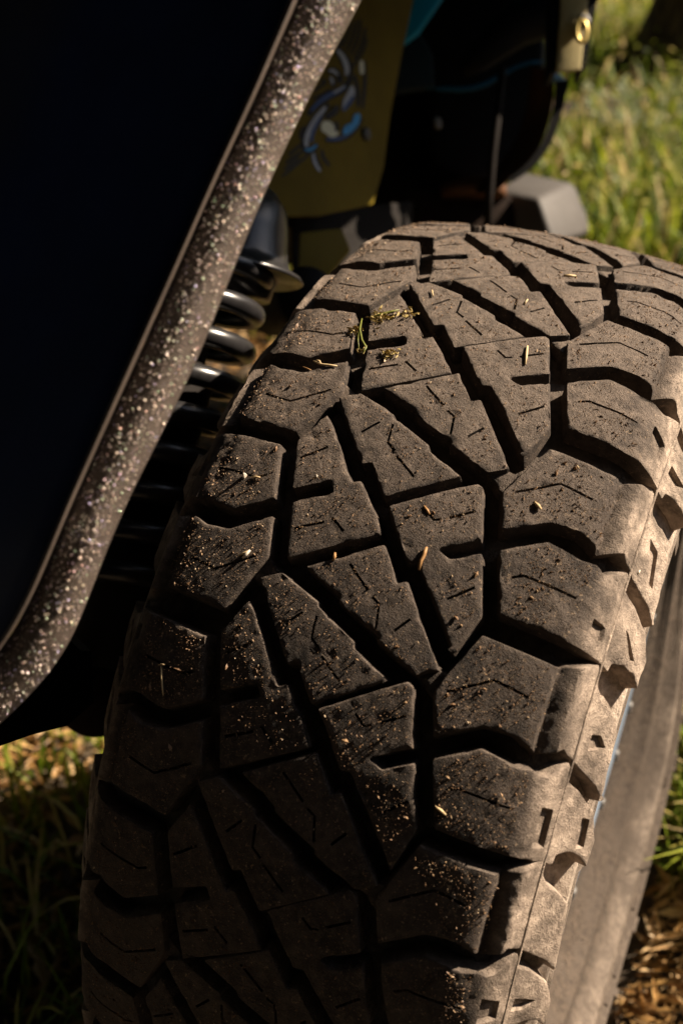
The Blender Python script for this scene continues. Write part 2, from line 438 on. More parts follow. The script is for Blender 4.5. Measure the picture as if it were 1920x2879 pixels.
    me.materials.append(M_RUB); me.polygons.foreach_set('use_smooth', [True]*len(me.polygons)); me.update()
    # keep crisp walls: mark sharp by angle
    me.set_sharp_from_angle(angle=math.radians(38))
    return me

# casing: revolved floor of the grooves and the sidewalls; aired down, so the walls bulge towards the ground
pv = np.concatenate([np.linspace(0, .11, 12), np.linspace(.114, .2125, 60)])
cp = [(float(np.interp(v, vd, XD) - depth(v)*np.interp(v, vd, NX)), float(np.interp(v, vd, RD) - depth(v)*np.interp(v, vd, NR))) for v in pv]
cp += [(x - .0215, r) for x, r in [(.1958, .385), (.1955, .378), (.1935, .365), (.1915, .354), (.1955, .351), (.1955, .346), (.1905, .343), (.1895, .333), (.1885, .322), (.1925, .320), (.1925, .316), (.1875, .314), (.1855, .303), (.1895, .300), (.1890, .295), (.1830, .292), (.180, .283), (.176, .276), (.180, .274), (.178, .270), (.172, .267), (.169, .258), (.166, .250), (.160, .240), (.154, .230), (.150, .222), (.135, .218)]]
prof = [(-x, r) for x, r in cp[:0:-1]] + cp
NT_ = 300; V = []
for i in range(NT_):
    th = 2*math.pi*i/NT_
    dth = (math.degrees(th) + 135 + 180) % 360 - 180          # angle from the contact patch
    bl = .046*math.exp(-(dth/78)**4)
    for x, r in prof:
        gq = math.exp(-((r-.325)/.06)**2) if r < .41 else 0.0
        xx = x + math.copysign(bl*gq, x)
        V.append((xx, -r*math.cos(th), r*math.sin(th)))
np_ = len(prof); F = []
for i in range(NT_):
    k = (i+1) % NT_
    for j in range(np_-1): F.append((i*np_+j, i*np_+j+1, k*np_+j+1, k*np_+j))
def wall_x(th, r):
    q = [(b, a) for a, b in cp[20:]]; q.sort(); x = float(np.interp(r, [a for a, _ in q], [b for _, b in q]))
    dth = (math.degrees(th) + 135 + 180) % 360 - 180
    return x + .046*math.exp(-(dth/78)**4)*math.exp(-((r-.325)/.06)**2)
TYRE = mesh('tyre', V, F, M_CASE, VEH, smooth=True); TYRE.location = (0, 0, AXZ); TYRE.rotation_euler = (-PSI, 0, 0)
TYRE['label'] = 'dusty worn off-road tyre with chunky zigzag tread blocks'
# moulded relief bars round the outer sidewall
random.seed(17); th0 = 0.
while th0 < 6.2:
    wth = random.choice((.035, .06, .09)); r0_, r1_ = random.choice(((.318, .340), (.312, .338), (.322, .342)))
    V = []
    for i in range(5):
        t = th0 + wth*i/4
        for r, hgt in ((r0_-.002, -.002), (r0_, .0035), (r1_, .0035), (r1_+.002, -.002)):
            V.append((wall_x(t, r) + hgt, -r*math.cos(t), r*math.sin(t)))
    F = grid_faces(5, 4) + [(0, 1, 2, 3), (19, 18, 17, 16)]
    mesh('sidewall_relief', V, F, M_CASE, TYRE)
    th0 += wth + random.choice((.018, .03, .12))
# mould parting line round each shoulder
for s in (-1, 1):
    V = []; seg = 6
    xs, rs = float(np.interp(.1712, vd, XD)), float(np.interp(.1712, vd, RD))
    for i in range(400):
        th = 2*math.pi*i/400
        for j in range(seg):
            a = 2*math.pi*j/seg; r = rs + .0010*math.sin(a); x = s*(xs + .0010*math.cos(a)); V.append((x, -r*math.cos(th), r*math.sin(th)))
    F = []
    for i in range(400):
        for j in range(seg):
            k = (j+1) % seg; i2 = (i+1) % 400; F.append((i*seg+j, i*seg+k, i2*seg+k, i2*seg+j))
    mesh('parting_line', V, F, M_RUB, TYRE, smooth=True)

VIS = [18, 19, -1, 0, 1, 2, 3, 4, 5]
coarse = {t: build_block(t, 3, True) for t in TYPES}
for k, T in TK.items():
    for ti, t in enumerate(TYPES):
        nm = 'tie_bar' if t in ('TB', 'LTB') else 'tread_block'
        if k in VIS and nm == 'tread_block': me = build_block(t, (k % 21)*11 + ti + 1, True, (k + 0) % 3)
        else: me = coarse[t]
        o = bpy.data.objects.new(nm, me); COL.objects.link(o); o.parent = TYRE; o.rotation_euler = (-T, 0, 0)

# ---- wheel rim
M_BLUE = simple('blue_wheel_paint', (.16, .20, .26), .5, .0, .5, .1, 30, coat=.4)
M_STEEL = simple('dull_steel', (.12, .115, .11), .6, .3, .3, .2, 60)
V, F = lathe([(-.13, .214), (-.13, .222), (-.122, .226), (-.11, .2), (.10, .2), (.110, .212), (.120, .226), (.137, .234), (.145, .230), (.147, .212), (.136, .200), (.10, .19), (.07, .14), (.075, .06), (.11, .055), (.11, .0001)], (0, 0, AXZ), (1, 0, 0), 72)
RIM = mesh('wheel_rim', V, F, M_BLUE, VEH, smooth=True)
for i in range(24):
    a = 2*math.pi*i/24; c = Vector((.1445, math.cos(a)*.219, AXZ + math.sin(a)*.219))
    V, F = lathe([(0, .0075), (.004, .0075), (.006, .006)], c, (1, 0, 0), 6); mesh('bolt', V, F, M_STEEL, RIM)
# ---- textured fender flare and body panel beside the camera
def texcoat():
    t = NT('black_textured_coating'); c = t.coord(rnd=False)
    vo = t.n('ShaderNodeTexVoronoi'); vo.inputs['Scale'].default_value = 620; t.l(c, vo.inputs['Vector'])
    t.l(t.ramp(t.noise(c, 30, 4), [(.3, (.064, .050, .042)), (.7, (.092, .072, .060))]), t.b.inputs['Base Color'])
    t.b.inputs['Roughness'].default_value = .42; t.b.inputs['Specular IOR Level'].default_value = .5
    t.bump(t.noise(c, 520, 2, .6), .35, .0006)
    return t.m
M_TEX = texcoat()
M_NAVY = simple('dark_navy_paint', (.012, .026, .085), .42, 0., .3, .3, 12, .0005, 700)  # navy paint, its blue raised to stand in for reflected sky
rows = [(-260, 905, 934, 1130), (-120, 857, 886, 1072), (0, 811, 839, 1020), (125, 757, 784, 952), (250, 705, 729, 883), (375, 648, 671, 824), (500, 590, 612, 765), (625, 535, 557, 712), (750, 480, 502, 662), (875, 424, 446, 612), (1000, 367, 391, 562), (1100, 322, 346, 515), (1200, 278, 301, 466), (1300, 234, 256, 416), (1400, 190, 211, 366), (1500, 148, 168, 322), (1600, 106, 127, 283), (1700, 60, 82, 244), (1800, 3, 24, 204), (1900, -75, -52, 137), (2000, -165, -142, 43), (2100, -275, -250, -70), (2200, -400, -370, -200)]
def dd(y): return .615 + .03*max(0, (y-1500)/700)
NS = 14
strip = []; lipv = []; pan = []
for (y, a, b, c) in rows:
    d0 = dd(y)
    # strip edge slopes: the far edge sits a little lower in the picture than the near one
    row = []
    for i in range(NS+1):
        u = i/NS; x = b + (c-b)*u
        row.append(P(x, y, d0 + float(np.interp(u, [0, .1, .25, .4, .55, .7, .85, 1.], [.0145, .0115, .0078, .0060, .0062, .0085, .0135, .0225]))))
    e = P(c, y, d0 + .0225)
    row.append(P(c - 4, y + 2, d0 + .036)); row.append(P(c - 22, y + 8, d0 + .048))
    strip.append(row)
    cx = (a+b)/2; lr = (b-a)/2
    lrow = []
    for j in range(10):
        an = 2*math.pi*j/10; lrow.append(P(cx + lr*math.cos(an), y, d0 + .006 + .007*math.sin(an)))
    lipv.append(lrow)
    pr = [P(a + 2, y, d0 + .008)]
    for q in (60, 160, 320, 560, 900): pr.append(P(a + 2 - q, y + q*.10, d0 + .008 + .58*q*d0/FPX*1.1))
    pan.append(pr)
V = [v for r in strip for v in r]; FLARE = mesh('fender_flare', V, grid_faces(len(strip), NS+3), M_TEX, VEH, smooth=True)
FLARE['label'] = 'black textured flare edging the wheel opening, glittering in the sun'
# sparkling mineral grains in the coating
def grains():
    t = NT('coating_grain'); at = t.n('ShaderNodeAttribute'); at.attribute_name = 'tint'
    t.l(t.ramp(at.outputs['Fac'], [(0, (.50, .42, .38)), (.35, (.85, .74, .66)), (.55, (.95, .80, .62)), (.66, (.55, .55, .95)), (.78, (.95, .58, .50)), (.88, (.60, .90, .60)), (1., (.9, .85, .75))]), t.b.inputs['Base Color'])
    t.b.inputs['Metallic'].default_value = 1.0; t.b.inputs['Roughness'].default_value = .28
    return t.m
GV_ = []; GF_ = []; GT_ = []
random.seed(31)
for q in range(6800):
    fi = (len(strip)-1.001)*random.random()**1.5; i = int(fi); f_ = fi-i; fj = random.uniform(.8, NS-.6); j = int(fj); g_ = fj-j
    a00, a01, a10, a11 = strip[i][j], strip[i][j+1], strip[i+1][j], strip[i+1][j+1]
    c_ = a00.lerp(a01, g_).lerp(a10.lerp(a11, g_), f_); tu = (a01-a00).normalized(); tv = (a10-a00).normalized(); nn = tu.cross(tv).normalized()
    if nn.dot(FW) > 0: nn = -nn
    tv = nn.cross(tu); r_ = min(.0008, .00021*math.exp(random.gauss(0, .55))); c_ = c_ + nn*(.00045)
    b = len(GV_); GV_.append(tuple(c_ + nn*r_)); 
    for ring, (ca, sa) in enumerate(((.75, .66), (.15, .99), (-.7, .7))):
        for k in range(6):
            an = (k + .5*ring)*math.pi/3; GV_.append(tuple(c_ + nn*r_*ca + (tu*math.cos(an) + tv*math.sin(an))*r_*sa))
    for k in range(6):
        k2 = (k+1) % 6; GF_.append((b, b+1+k, b+1+k2))
        for ring in (0, 1): o1, o2 = b+1+6*ring, b+7+6*ring; GF_ += [(o1+k, o2+k, o1+k2), (o1+k2, o2+k, o2+k2)]
    GT_ += [random.random()]*19
gm = mesh('coating_grains', GV_, GF_, grains(), FLARE, smooth=True); gm['kind'] = 'stuff'
ga = gm.data.attributes.new('tint', 'FLOAT', 'POINT'); ga.data.foreach_set('value', np.array(GT_, np.float32))
sub = FLARE.modifiers.new('smooth', 'SUBSURF'); sub.levels = sub.render_levels = 2
so = FLARE.modifiers.new('sheet', 'SOLIDIFY'); so.thickness = .002; so.offset = 1
V = [v for r in lipv for v in r]; LIP = mesh('flare_lip', V, grid_faces(len(lipv), 10, True), M_TEX, FLARE, smooth=True)
sub = LIP.modifiers.new('smooth', 'SUBSURF'); sub.levels = sub.render_levels = 2
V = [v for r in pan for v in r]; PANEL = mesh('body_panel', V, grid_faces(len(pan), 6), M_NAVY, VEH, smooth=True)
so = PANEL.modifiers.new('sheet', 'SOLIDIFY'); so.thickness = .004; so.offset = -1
# inner fender liner behind the flare, down to the sill
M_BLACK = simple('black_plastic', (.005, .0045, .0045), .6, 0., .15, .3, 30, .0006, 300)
M_DARK = simple('grimy_black_steel', (.008, .006, .005), .75, 0., .12, .4, 25, .001, 160)
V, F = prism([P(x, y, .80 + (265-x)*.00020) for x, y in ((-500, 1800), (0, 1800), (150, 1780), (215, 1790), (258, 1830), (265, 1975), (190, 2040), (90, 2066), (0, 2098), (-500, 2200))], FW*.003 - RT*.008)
LIN = mesh('fender_liner', V, F, simple('liner_shade_black', (.002, .002, .002), .95, 0., .0), VEH)  # liner coloured near black to stand in for shade

# ---- suspension
M_COIL = simple('black_spring_paint', (.020, .019, .020), .28, 0., .5, .4, 60)
ax0 = P(590, 700, 1.10); ax1 = P(330, 1720, 1.05); axd = (ax1-ax0); AL = axd.length; axd.normalize()
uu = axd.cross(Vector((0, 0, 1))).normalized(); ww = axd.cross(uu)
turns = 9.6; pts = []
NP = 420
for i in range(NP+1):
    t = i/NP; a = 2*math.pi*turns*t; r = .056
    pts.append(ax0 + axd*(AL*(.0 + t)) + (uu*math.cos(a) + ww*math.sin(a))*r)
V, F = tube(pts, .0098, 14); COIL = mesh('coil_spring', V, F, M_COIL, VEH, smooth=True)
M_CHROME = simple('shock_shaft', (.10, .085, .07), .35, .6, .5, .2, 30)
V, F = lathe([(-.03, .022), (.12, .022), (.125, .034), (AL+.05, .034)], ax0, axd, 32); mesh('shock_absorber', V, F, M_DARK, VEH, smooth=True)
M_RED = simple('red_shock_label', (.16, .010, .008), .6)
V, F = lathe([(AL*.56, .0352), (AL*.60, .0352)], ax0, axd, 32); mesh('shock_decal', V, F, M_RED, VEH, smooth=True)
# spring perch: domed cup with a flange
c0 = P(672, 560, 1.12); c1 = P(640, 770, 1.12); cdv = (c1-c0).normalized(); CL = (c1-c0).length
V, F = lathe([(-.02, .0001), (-.018, .020), (-.008, .036), (.008, .048), (.028, .052), (CL*.72, .055), (CL*.86, .059), (CL*.93, .070), (CL*.985, .073), (CL, .071), (CL*1.0, .05), (CL*1.12, .046), (CL*1.28, .044)], c0, cdv, 64)
mesh('spring_perch', V, F, M_COIL, VEH, smooth=True)
# hydraulic reservoir can behind, axle end and knuckle below
V, F = lathe([(0, .0001), (.0, .030), (.004, .034), (.20, .034)], P(865, 835, 1.30), FW + RT*-.25 + UP*.1, 40); mesh('reservoir', V, F, M_BLACK, VEH, smooth=True)
M_AXLE = simple('rusty_axle', (.012, .006, .0035), .8, 0., .12, .5, 35, .002, 90)
V, F = lathe([(-.30, .040), (-.06, .040), (-.05, .055), (.02, .058), (.03, .045), (.10, .04)], (-.30, .0, AXZ), (1, 0, 0), 40); mesh('axle_tube', V, F, M_AXLE, VEH, smooth=True)
V, F = lathe([(-.01, .0001), (.0, .032), (.012, .041), (.05, .043), (.06, .035)], P(262, 1955, 1.08), FW, 40); mesh('steering_knuckle', V, F, M_AXLE, VEH, smooth=True)
V, F = tube([P(120, 1700, 1.06), P(165, 1830, 1.08), P(225, 1910, 1.10), P(290, 1960, 1.12)], [.020, .022, .026, .03], 20); mesh('control_arm', V, F, M_AXLE, VEH, smooth=True)
M_OLIVE = simple('olive_paint', (.14, .102, .010), .65, 0., .12, .2, 10, .0004, 300)
V, F = tube([P(160, 1790, 1.0), P(172, 1870, 1.0), P(190, 1940, 1.0)], [.010, .012, .012], 16); mesh('brake_line_clamp', V, F, M_OLIVE, VEH, smooth=True)

# ---- inner fender plate with the emblem
p0, p1, p2 = P(760, 300, 1.40), P(1180, 0, 1.66), P(1050, 620, 1.56)
pn = (p1-p0).cross(p2-p0).normalized()
if pn.dot(FW) > 0: pn = -pn
def onp(px, py, lift=0.):
    d = (P(px, py, 1.0) - CAMP); t = (p0 - CAMP).dot(pn)/d.dot(pn); return CAMP + d*t + pn*lift
V, F = prism([onp(560, -120), onp(1180, -120), onp(1164, 0), onp(1130, 160), onp(1098, 330), onp(1080, 470), onp(1050, 575), onp(900, 607), onp(740, 612), onp(560, 600)], -pn*.006)
PLATE = bevel(mesh('inner_fender_plate', V, F, M_OLIVE, VEH), .002)
PLATE['label'] = 'olive inner fender plate carrying a black, white and blue emblem'
def EM(x, y): return (750 + x/3.918, y/3.918)
M_INK = simple('emblem_black', (.003, .003, .004), .6); M_EW = simple('emblem_white', (.8, .82, .66), .5, var=.1)
M_EB = simple('emblem_blue', (.03, .32, .75), .45, var=.1); M_EG = simple('emblem_grey_blue', (.45, .50, .60), .5, var=.1); M_EN = simple('emblem_navy', (.02, .07, .24), .5, var=.1)
def ribbon(pts, w, mat, lift):
    q = [Vector((*EM(*p), 0)) for p in pts]
    # smooth the path
    for _ in range(2):
        r = [q[0]]
        for a, b in zip(q[:-1], q[1:]): r += [a*.75+b*.25, a*.25+b*.75]
        q = r + [q[-1]]
    n = len(q); L = []; R_ = []
    for i in range(n):
        t = (q[min(i+1, n-1)] - q[max(i-1, 0)]).normalized(); nn = Vector((-t.y, t.x, 0))
        ww_ = w/3.918/2*(.35 + .65*math.sin(math.pi*min(1, max(0, .08 + .84*i/(n-1)))))
        L.append(onp(q[i].x + nn.x*ww_, q[i].y + nn.y*ww_, lift)); R_.append(onp(q[i].x - nn.x*ww_, q[i].y - nn.y*ww_, lift))
    V = L + R_; F = [(i, i+1, n+i+1, n+i) for i in range(n-1)]
    o = mesh('emblem_stroke', V, F, mat, PLATE); return o
def patch(pts, mat, lift):
    q = [Vector((*EM(*p), 0)) for p in pts]
    for _ in range(2):
        r = []
        for i in range(len(q)): a = q[i]; b = q[(i+1) % len(q)]; r += [a*.75+b*.25, a*.25+b*.75]
        q = r
    return mesh('emblem_patch', [onp(a.x, a.y, lift) for a in q], [tuple(range(len(q)))], mat, PLATE)
for l in ([(930, 250), (880, 400), (820, 530)], [(985, 225), (950, 390), (870, 570)], [(1030, 210), (1010, 400), (915, 610)], [(1085, 300), (1050, 480), (955, 650)], [(1100, 420), (1060, 570), (960, 700), (920, 800)], [(820, 420), (800, 480), (770, 540)]): ribbon(l, 30, M_INK, .0008)
for l in ([(380, 1590), (240, 1710)], [(400, 1660), (200, 1800)], [(450, 1710), (160, 1950)], [(350, 1740), (190, 1870)], [(660, 905), (560, 970), (520, 1010)], [(700, 985), (600, 1050), (500, 1090)], [(640, 870), (590, 910)], [(420, 1390), (370, 1450), (370, 1530)]): ribbon(l, 34, M_INK, .0008)
ribbon([(760, 545), (850, 640), (900, 770), (890, 850)], 110, M_INK, .0008); ribbon([(770, 555), (840, 640), (880, 760), (870, 830)], 52, M_EG, .0014)
ribbon([(660, 790), (740, 775), (800, 840), (800, 920)], 80, M_INK, .0008); ribbon([(680, 780), (730, 780), (775, 830)], 34, M_EG, .0014)
ribbon([(690, 850), (730, 900), (730, 960)], 60, M_INK, .0008); ribbon([(690, 850), (715, 890), (712, 930)], 28, M_EG, .0014)
ribbon([(930, 850), (850, 980), (760, 1020), (660, 1070), (560, 1140), (450, 1270)], 95, M_INK, .0008); ribbon([(860, 955), (760, 1015), (680, 1050), (560, 1130), (480, 1225)], 48, M_EN, .0014); ribbon([(850, 950), (770, 1000), (720, 1025)], 24, M_EG, .0019)
ribbon([(680, 1150), (560, 1280), (480, 1400), (420, 1520), (420, 1650), (490, 1670), (550, 1590)], 100, M_INK, .0008); ribbon([(640, 1180), (550, 1290), (470, 1420), (425, 1540), (430, 1620)], 58, M_EG, .0014); ribbon([(600, 1270), (530, 1390), (480, 1500), (490, 1570)], 40, M_EN, .0019); ribbon([(410, 1650), (470, 1660), (540, 1600)], 36, M_EB, .0019)
patch([(600, 1330), (700, 1340), (740, 1400), (800, 1470), (710, 1530), (640, 1470), (585, 1440)], M_EW, .0014)
patch([(850, 1380), (930, 1360), (950, 1260), (1020, 1245), (1025, 1330), (960, 1430), (880, 1490), (815, 1480)], M_EB, .0014)
patch([(930, 920), (965, 1010), (940, 1120), (850, 1240), (815, 1210), (830, 1110), (880, 1030)], M_EG, .0014); ribbon([(945, 1060), (900, 1140), (830, 1220)], 46, M_EN, .0019)
ribbon([(640, 1540), (760, 1545), (880, 1505), (970, 1420), (1040, 1300)], 70, M_INK, .0008); ribbon([(650, 1535), (760, 1535), (880, 1495)], 36, M_EN, .0014)
ribbon([(770, 1170), (740, 1240), (640, 1300)], 80, M_INK, .0014); ribbon([(740, 1340), (770, 1420), (740, 1440)], 50, M_INK, .0019)
ribbon([(1035, 670), (1040, 820)], 48, M_EW, .0014); ribbon([(1070, 670), (1080, 900), (1050, 1200)], 42, M_INK, .0008); ribbon([(960, 820), (1000, 1010), (1000, 1180)], 46, M_INK, .0008)
ribbon([(500, 1690), (520, 1800), (580, 1890)], 34, M_EG, .0014); ribbon([(535, 1680), (550, 1780), (600, 1850)], 34, M_INK, .0008); ribbon([(600, 1650), (620, 1750), (690, 1830)], 40, M_INK, .0008)
for q in ((1026, 378, 0.012), (1227, 347, .0)):
    V, F = lathe([(0, .0085), (.004, .0085), (.006, .005)], onp(q[0], q[1], .0), pn, 16); mesh('rivet', V, F, M_STEEL, VEH)

# ---- engine bay mass, blue body side, grille shell, bumper
M_BODY = simple('sky_blue_body_paint', (.004, .085, .16), .45, 0., .2, .1, 8)
M_SLATE = simple('slate_blue_shroud', (.016, .026, .031), .7, 0., .15, .2, 10)
V, F = prism([P(1120, -150, 1.75), P(1330, -150, 1.75), P(1238, 0, 1.75), P(1180, 85, 1.75), P(1128, 125, 1.75), P(1105, 60, 1.75)], FW*.02)
bevel(mesh('hood_side', V, F, simple('bright_blue_body_paint', (.006, .30, .52), .4, 0., .4, .1, 8), VEH), .004)
V, F = prism([P(1060, 100, 1.80), P(1128, 120, 1.80), P(1180, 85, 1.80), P(1215, 150, 1.80), P(1222, 240, 1.80), P(1060, 262, 1.80)], FW*.02)
bevel(mesh('radiator_shroud', V, F, M_SLATE, VEH), .004)
# grille shell: a dark rounded pod with a rolled blue edge
pod = []
NA = 26
for i in range(NA):
    t = i/(NA-1)
    # outline from the top of the frame round to the lower left
    ang = math.radians(-25 + 150*t)
    pod.append((1330 + 205*math.cos(ang), 120 + 390*math.sin(ang)))
pod = [(1180, -200), (1556, -200), (1556, 0)] + pod[2:] + [(1215, 250), (1180, 90)]
V, F = prism([P(x, y, 1.98) for x, y in pod], FW*.25)
bevel(mesh('grille_shell', V, F, M_BLACK, VEH), .02, 4)
V, F = tube([P(x, y, 1.80) for x, y in ((1195, 248), (1240, 250), (1290, 252), (1330, 248), (1370, 234), (1410, 210), (1450, 188), (1490, 176), (1530, 172))], [.001, .003, .004, .004, .004, .004, .003, .003, .001], 14)
mesh('shell_edge', V, F, M_BODY, VEH, smooth=True)
V, F = tube([P(x, y, 1.84) for x, y in ((1300, 205), (1350, 160), (1400, 110), (1450, 70), (1510, 50), (1570, 45))], [.010, .022, .03, .034, .034, .03], 18)
mesh('shell_ridge', V, F, M_BLACK, VEH, smooth=True)
M_RUST = simple('rust_brown_steel', (.07, .030, .012), .6, 0., .2, .5, 14, .001, 120)
def arc(pts, n=24):
    q = [Vector((*p, 0)) for p in pts]
    for _ in range(3):
        r = [q[0]]
        for a, b in zip(q[:-1], q[1:]): r += [a*.75+b*.25, a*.25+b*.75]
        q = r + [q[-1]]
    return q
outer = arc([(1560, 195), (1556, 290), (1530, 390), (1480, 470), (1420, 515), (1390, 545)]); inner = arc([(1495, 190), (1490, 290), (1465, 380), (1420, 450), (1370, 500), (1340, 545)])
n = len(outer); V = [P(a.x, a.y, 1.80) for a in outer] + [P(a.x, a.y, 1.88) for a in inner]
F = [(i, i+1, n+i+1, n+i) for i in range(n-1)]
o = mesh('rusty_guard', V, F, M_RUST, VEH, smooth=True); so = o.modifiers.new('sheet', 'SOLIDIFY'); so.thickness = .004
oo = arc([(1598, 226), (1584, 300), (1556, 395), (1505, 470), (1440, 512)]); n2 = len(oo)
ii = arc([(1562, 218), (1556, 300), (1530, 392), (1482, 462), (1425, 505)])
V = [P(a.x, a.y, 1.78) for a in oo] + [P(a.x, a.y, 1.78) for a in ii] + [P(a.x, a.y, 1.84) for a in oo] + [P(a.x, a.y, 1.84) for a in ii]
F = []
for i in range(n2-1):
    F += [(i, i+1, n2+i+1, n2+i), (2*n2+i, 3*n2+i, 3*n2+i+1, 2*n2+i+1), (i, 2*n2+i, 2*n2+i+1, i+1), (n2+i, n2+i+1, 3*n2+i+1, 3*n2+i)]
F += [(0, n2, 3*n2, 2*n2), (n2-1, 3*n2-1, 4*n2-1, 2*n2-1)]
mesh('guard_flange', V, F, M_BLACK, VEH, smooth=False)
V, F = prism([P(1548, 203, 1.775), P(1572, 205, 1.775), P(1590, 224, 1.775), P(1556, 222, 1.775)], FW*.02)
bevel(mesh('blue_clip', V, F, simple('light_blue_plastic', (.20, .42, .70), .4), VEH), .002)
# khaki bracket with a bolt and tag
M_KHAKI = simple('khaki_bracket_paint', (.42, .35, .17), .6, 0., .3, .2, 20, .0006, 500)
V, F = prism([P(1582, -150, 1.60), P(1668, -150, 1.60), P(1652, 0, 1.60), P(1632, 196, 1.60), P(1562, 203, 1.60), P(1573, 60, 1.60)], FW*.006)
BR = bevel(mesh('side_bracket', V, F, M_KHAKI, VEH), .002); BR['label'] = 'khaki side bracket with a small brass bolt'
V, F = prism([P(1668, -150, 1.605), P(1692, -150, 1.605), P(1678, 0, 1.605), P(1642, 196, 1.605), P(1631, 197, 1.605), P(1653, 0, 1.605)], FW*.05); mesh('bracket_flange', V, F, M_BLACK, BR)
V, F = prism([P(1551, -150, 1.605), P(1583, -150, 1.605), P(1574, 60, 1.605), P(1563, 203, 1.605), P(1549, 203, 1.605)], FW*.05); mesh('bracket_flange', V, F, M_BLACK, BR)
M_BRASS = simple('brass_bolt', (.55, .42, .14), .35, .6, .5, .2, 60)
tor = []
for i in range(25):
    a = 2*math.pi*i/24; tor.append(P(1634 + 14*math.cos(a), 88 + 30*math.sin(a), 1.59))
V, F = tube(tor, .0035, 10, False); mesh('bolt', V, F, M_BRASS, BR, smooth=True)
V, F = lathe([(0, .010), (.006, .010), (.009, .006)], P(1638, 62, 1.598), -FW, 6); mesh('bolt', V, F, M_STEEL, BR)
# front bumper: bar and chamfered end block
M_BUMP = simple('worn_grey_black_bumper', (.072, .066, .062), .62, 0., .3, .2, 12, .0012, 150)
f1 = [P(1395, 535, 1.95), P(1512, 556, 1.90), P(1560, 672, 1.92), P(1400, 690, 1.96)]
t1 = [P(1470, 482, 2.10), P(1612, 512, 2.04)]
r1 = [P(1668, 606, 2.03), P(1652, 648, 2.03)]
V = [P(1390, 536, 1.96), P(1514, 556, 1.90), P(1562, 690, 1.90), P(1380, 700, 1.96),
     P(1462, 480, 2.12), P(1612, 512, 2.05), P(1668, 606, 2.05), P(1655, 660, 2.05), P(1480, 720, 2.12)]
F = [(0, 1, 2, 3), (0, 4, 5, 1), (1, 5, 6, 7, 2), (3, 2, 7, 8), (4, 8, 7, 6, 5), (0, 3, 8, 4)]
BM = bevel(mesh('bumper_end', V, F, M_BUMP, VEH), .012, 4); BM['label'] = 'grey chamfered bumper end lit by the sun'
V, F = prism([P(1100, 560, 1.92), P(1160, 530, 1.92), P(1400, 534, 1.94), P(1520, 560, 1.94), P(1560, 720, 1.94), P(1080, 720, 1.92)], FW*.16)
bevel(mesh('bumper_bar', V, F, M_AXLE, VEH), .012, 3)
V, F = tube([P(1412, 190, 1.72), P(1398, 330, 1.70), P(1385, 430, 1.70), P(1376, 540, 1.71), P(1368, 640, 1.72)], .006, 12); mesh('tie_rod', V, F, M_DARK, VEH, smooth=True)
V, F = lathe([(0, .001), (0, .05), (.006, .054), (.02, .054), (.02, .001)], P(1330, 560, 1.93), UP, 40); mesh('winch_mount', V, F, M_RUST, VEH, smooth=True)
# black mass of the engine bay behind everything
V, F = prism([P(300, -200, 1.95), P(1470, -200, 2.25), P(1440, 480, 2.25), P(1330, 560, 2.25), P(1330, 720, 2.2), P(980, 720, 2.0), P(860, 640, 1.95), P(300, 640, 1.95)], FW*.3)
mesh('engine_bay', V, F, M_DARK, VEH)
V, F = prism([P(820, 600, 1.55), P(1160, 560, 1.75), P(1160, 760, 1.75), P(1000, 800, 1.6), P(820, 760, 1.55)], FW*.08)
bevel(mesh('frame_rail', V, F, M_DARK, VEH), .006)
V, F = prism([P(842, 652, 1.42), P(960, 640, 1.46), P(985, 700, 1.46), P(900, 800, 1.44), P(835, 800, 1.42)], FW*.02)
bevel(mesh('frame_bracket', V, F, M_OLIVE, VEH), .003)
# unseen hood and front fender, outline shaped to shade the engine bay
V, F = prism([(-1.5, .12, 1.14), (.0, .19, 1.135), (.02, .42, 1.12), (.11, .56, 1.115), (.11, .73, 1.11), (-.01, .86, 1.10), (-.01, 1.05, 1.095), (.09, 1.13, 1.09), (.09, 1.80, 1.08), (-.30, 2.05, 1.08), (-1.5, 2.10, 1.09)], (0, 0, .03))
bevel(mesh('hood', V, F, M_BODY, VEH), .01)
V, F = prism([(-1.5, .10, 1.16), (-1.5, 1.35, 1.13), (-1.5, 1.35, .45), (-1.5, .10, .45)], (-.03, 0, 0)); mesh('far_fender', V, F, M_BODY, VEH)
# ------------------------------------------------------------------ vegetation and litter
def leaf_mat(name, stops, transl=.45, rough=.55):
    t = NT(name)
    at = t.n('ShaderNodeAttribute'); at.attribute_name = 'tint'
    col = t.ramp(at.outputs['Fac'], stops)
    t.l(col, t.b.inputs['Base Color']); t.b.inputs['Roughness'].default_value = rough; t.b.inputs['Specular IOR Level'].default_value = .35
    tr = t.n('ShaderNodeBsdfTranslucent'); t.l(col, tr.inputs['Color'])
    mx = t.n('ShaderNodeMixShader'); mx.inputs[0].default_value = transl
    t.l(t.b.outputs[0], mx.inputs[1]); t.l(tr.outputs[0], mx.inputs[2]); t.l(mx.outputs[0], t.out.inputs['Surface'])
    return t.m
M_GRASS = leaf_mat('grass_blades', [(0, (.030, .055, .005)), (.4, (.105, .160, .009)), (.7, (.27, .305, .020)), (.88, (.42, .34, .09)), (1., (.52, .40, .20))])
M_LITTER = leaf_mat('leaf_litter', [(0, (.07, .032, .010)), (.35, (.23, .115, .035)), (.7, (.44, .26, .09)), (1., (.64, .45, .24))], .2, .5)
M_FERN = leaf_mat('pale_shrub_leaves', [(0, (.10, .13, .06)), (.6, (.20, .23, .13)), (1., (.33, .34, .22))], .3, .5)

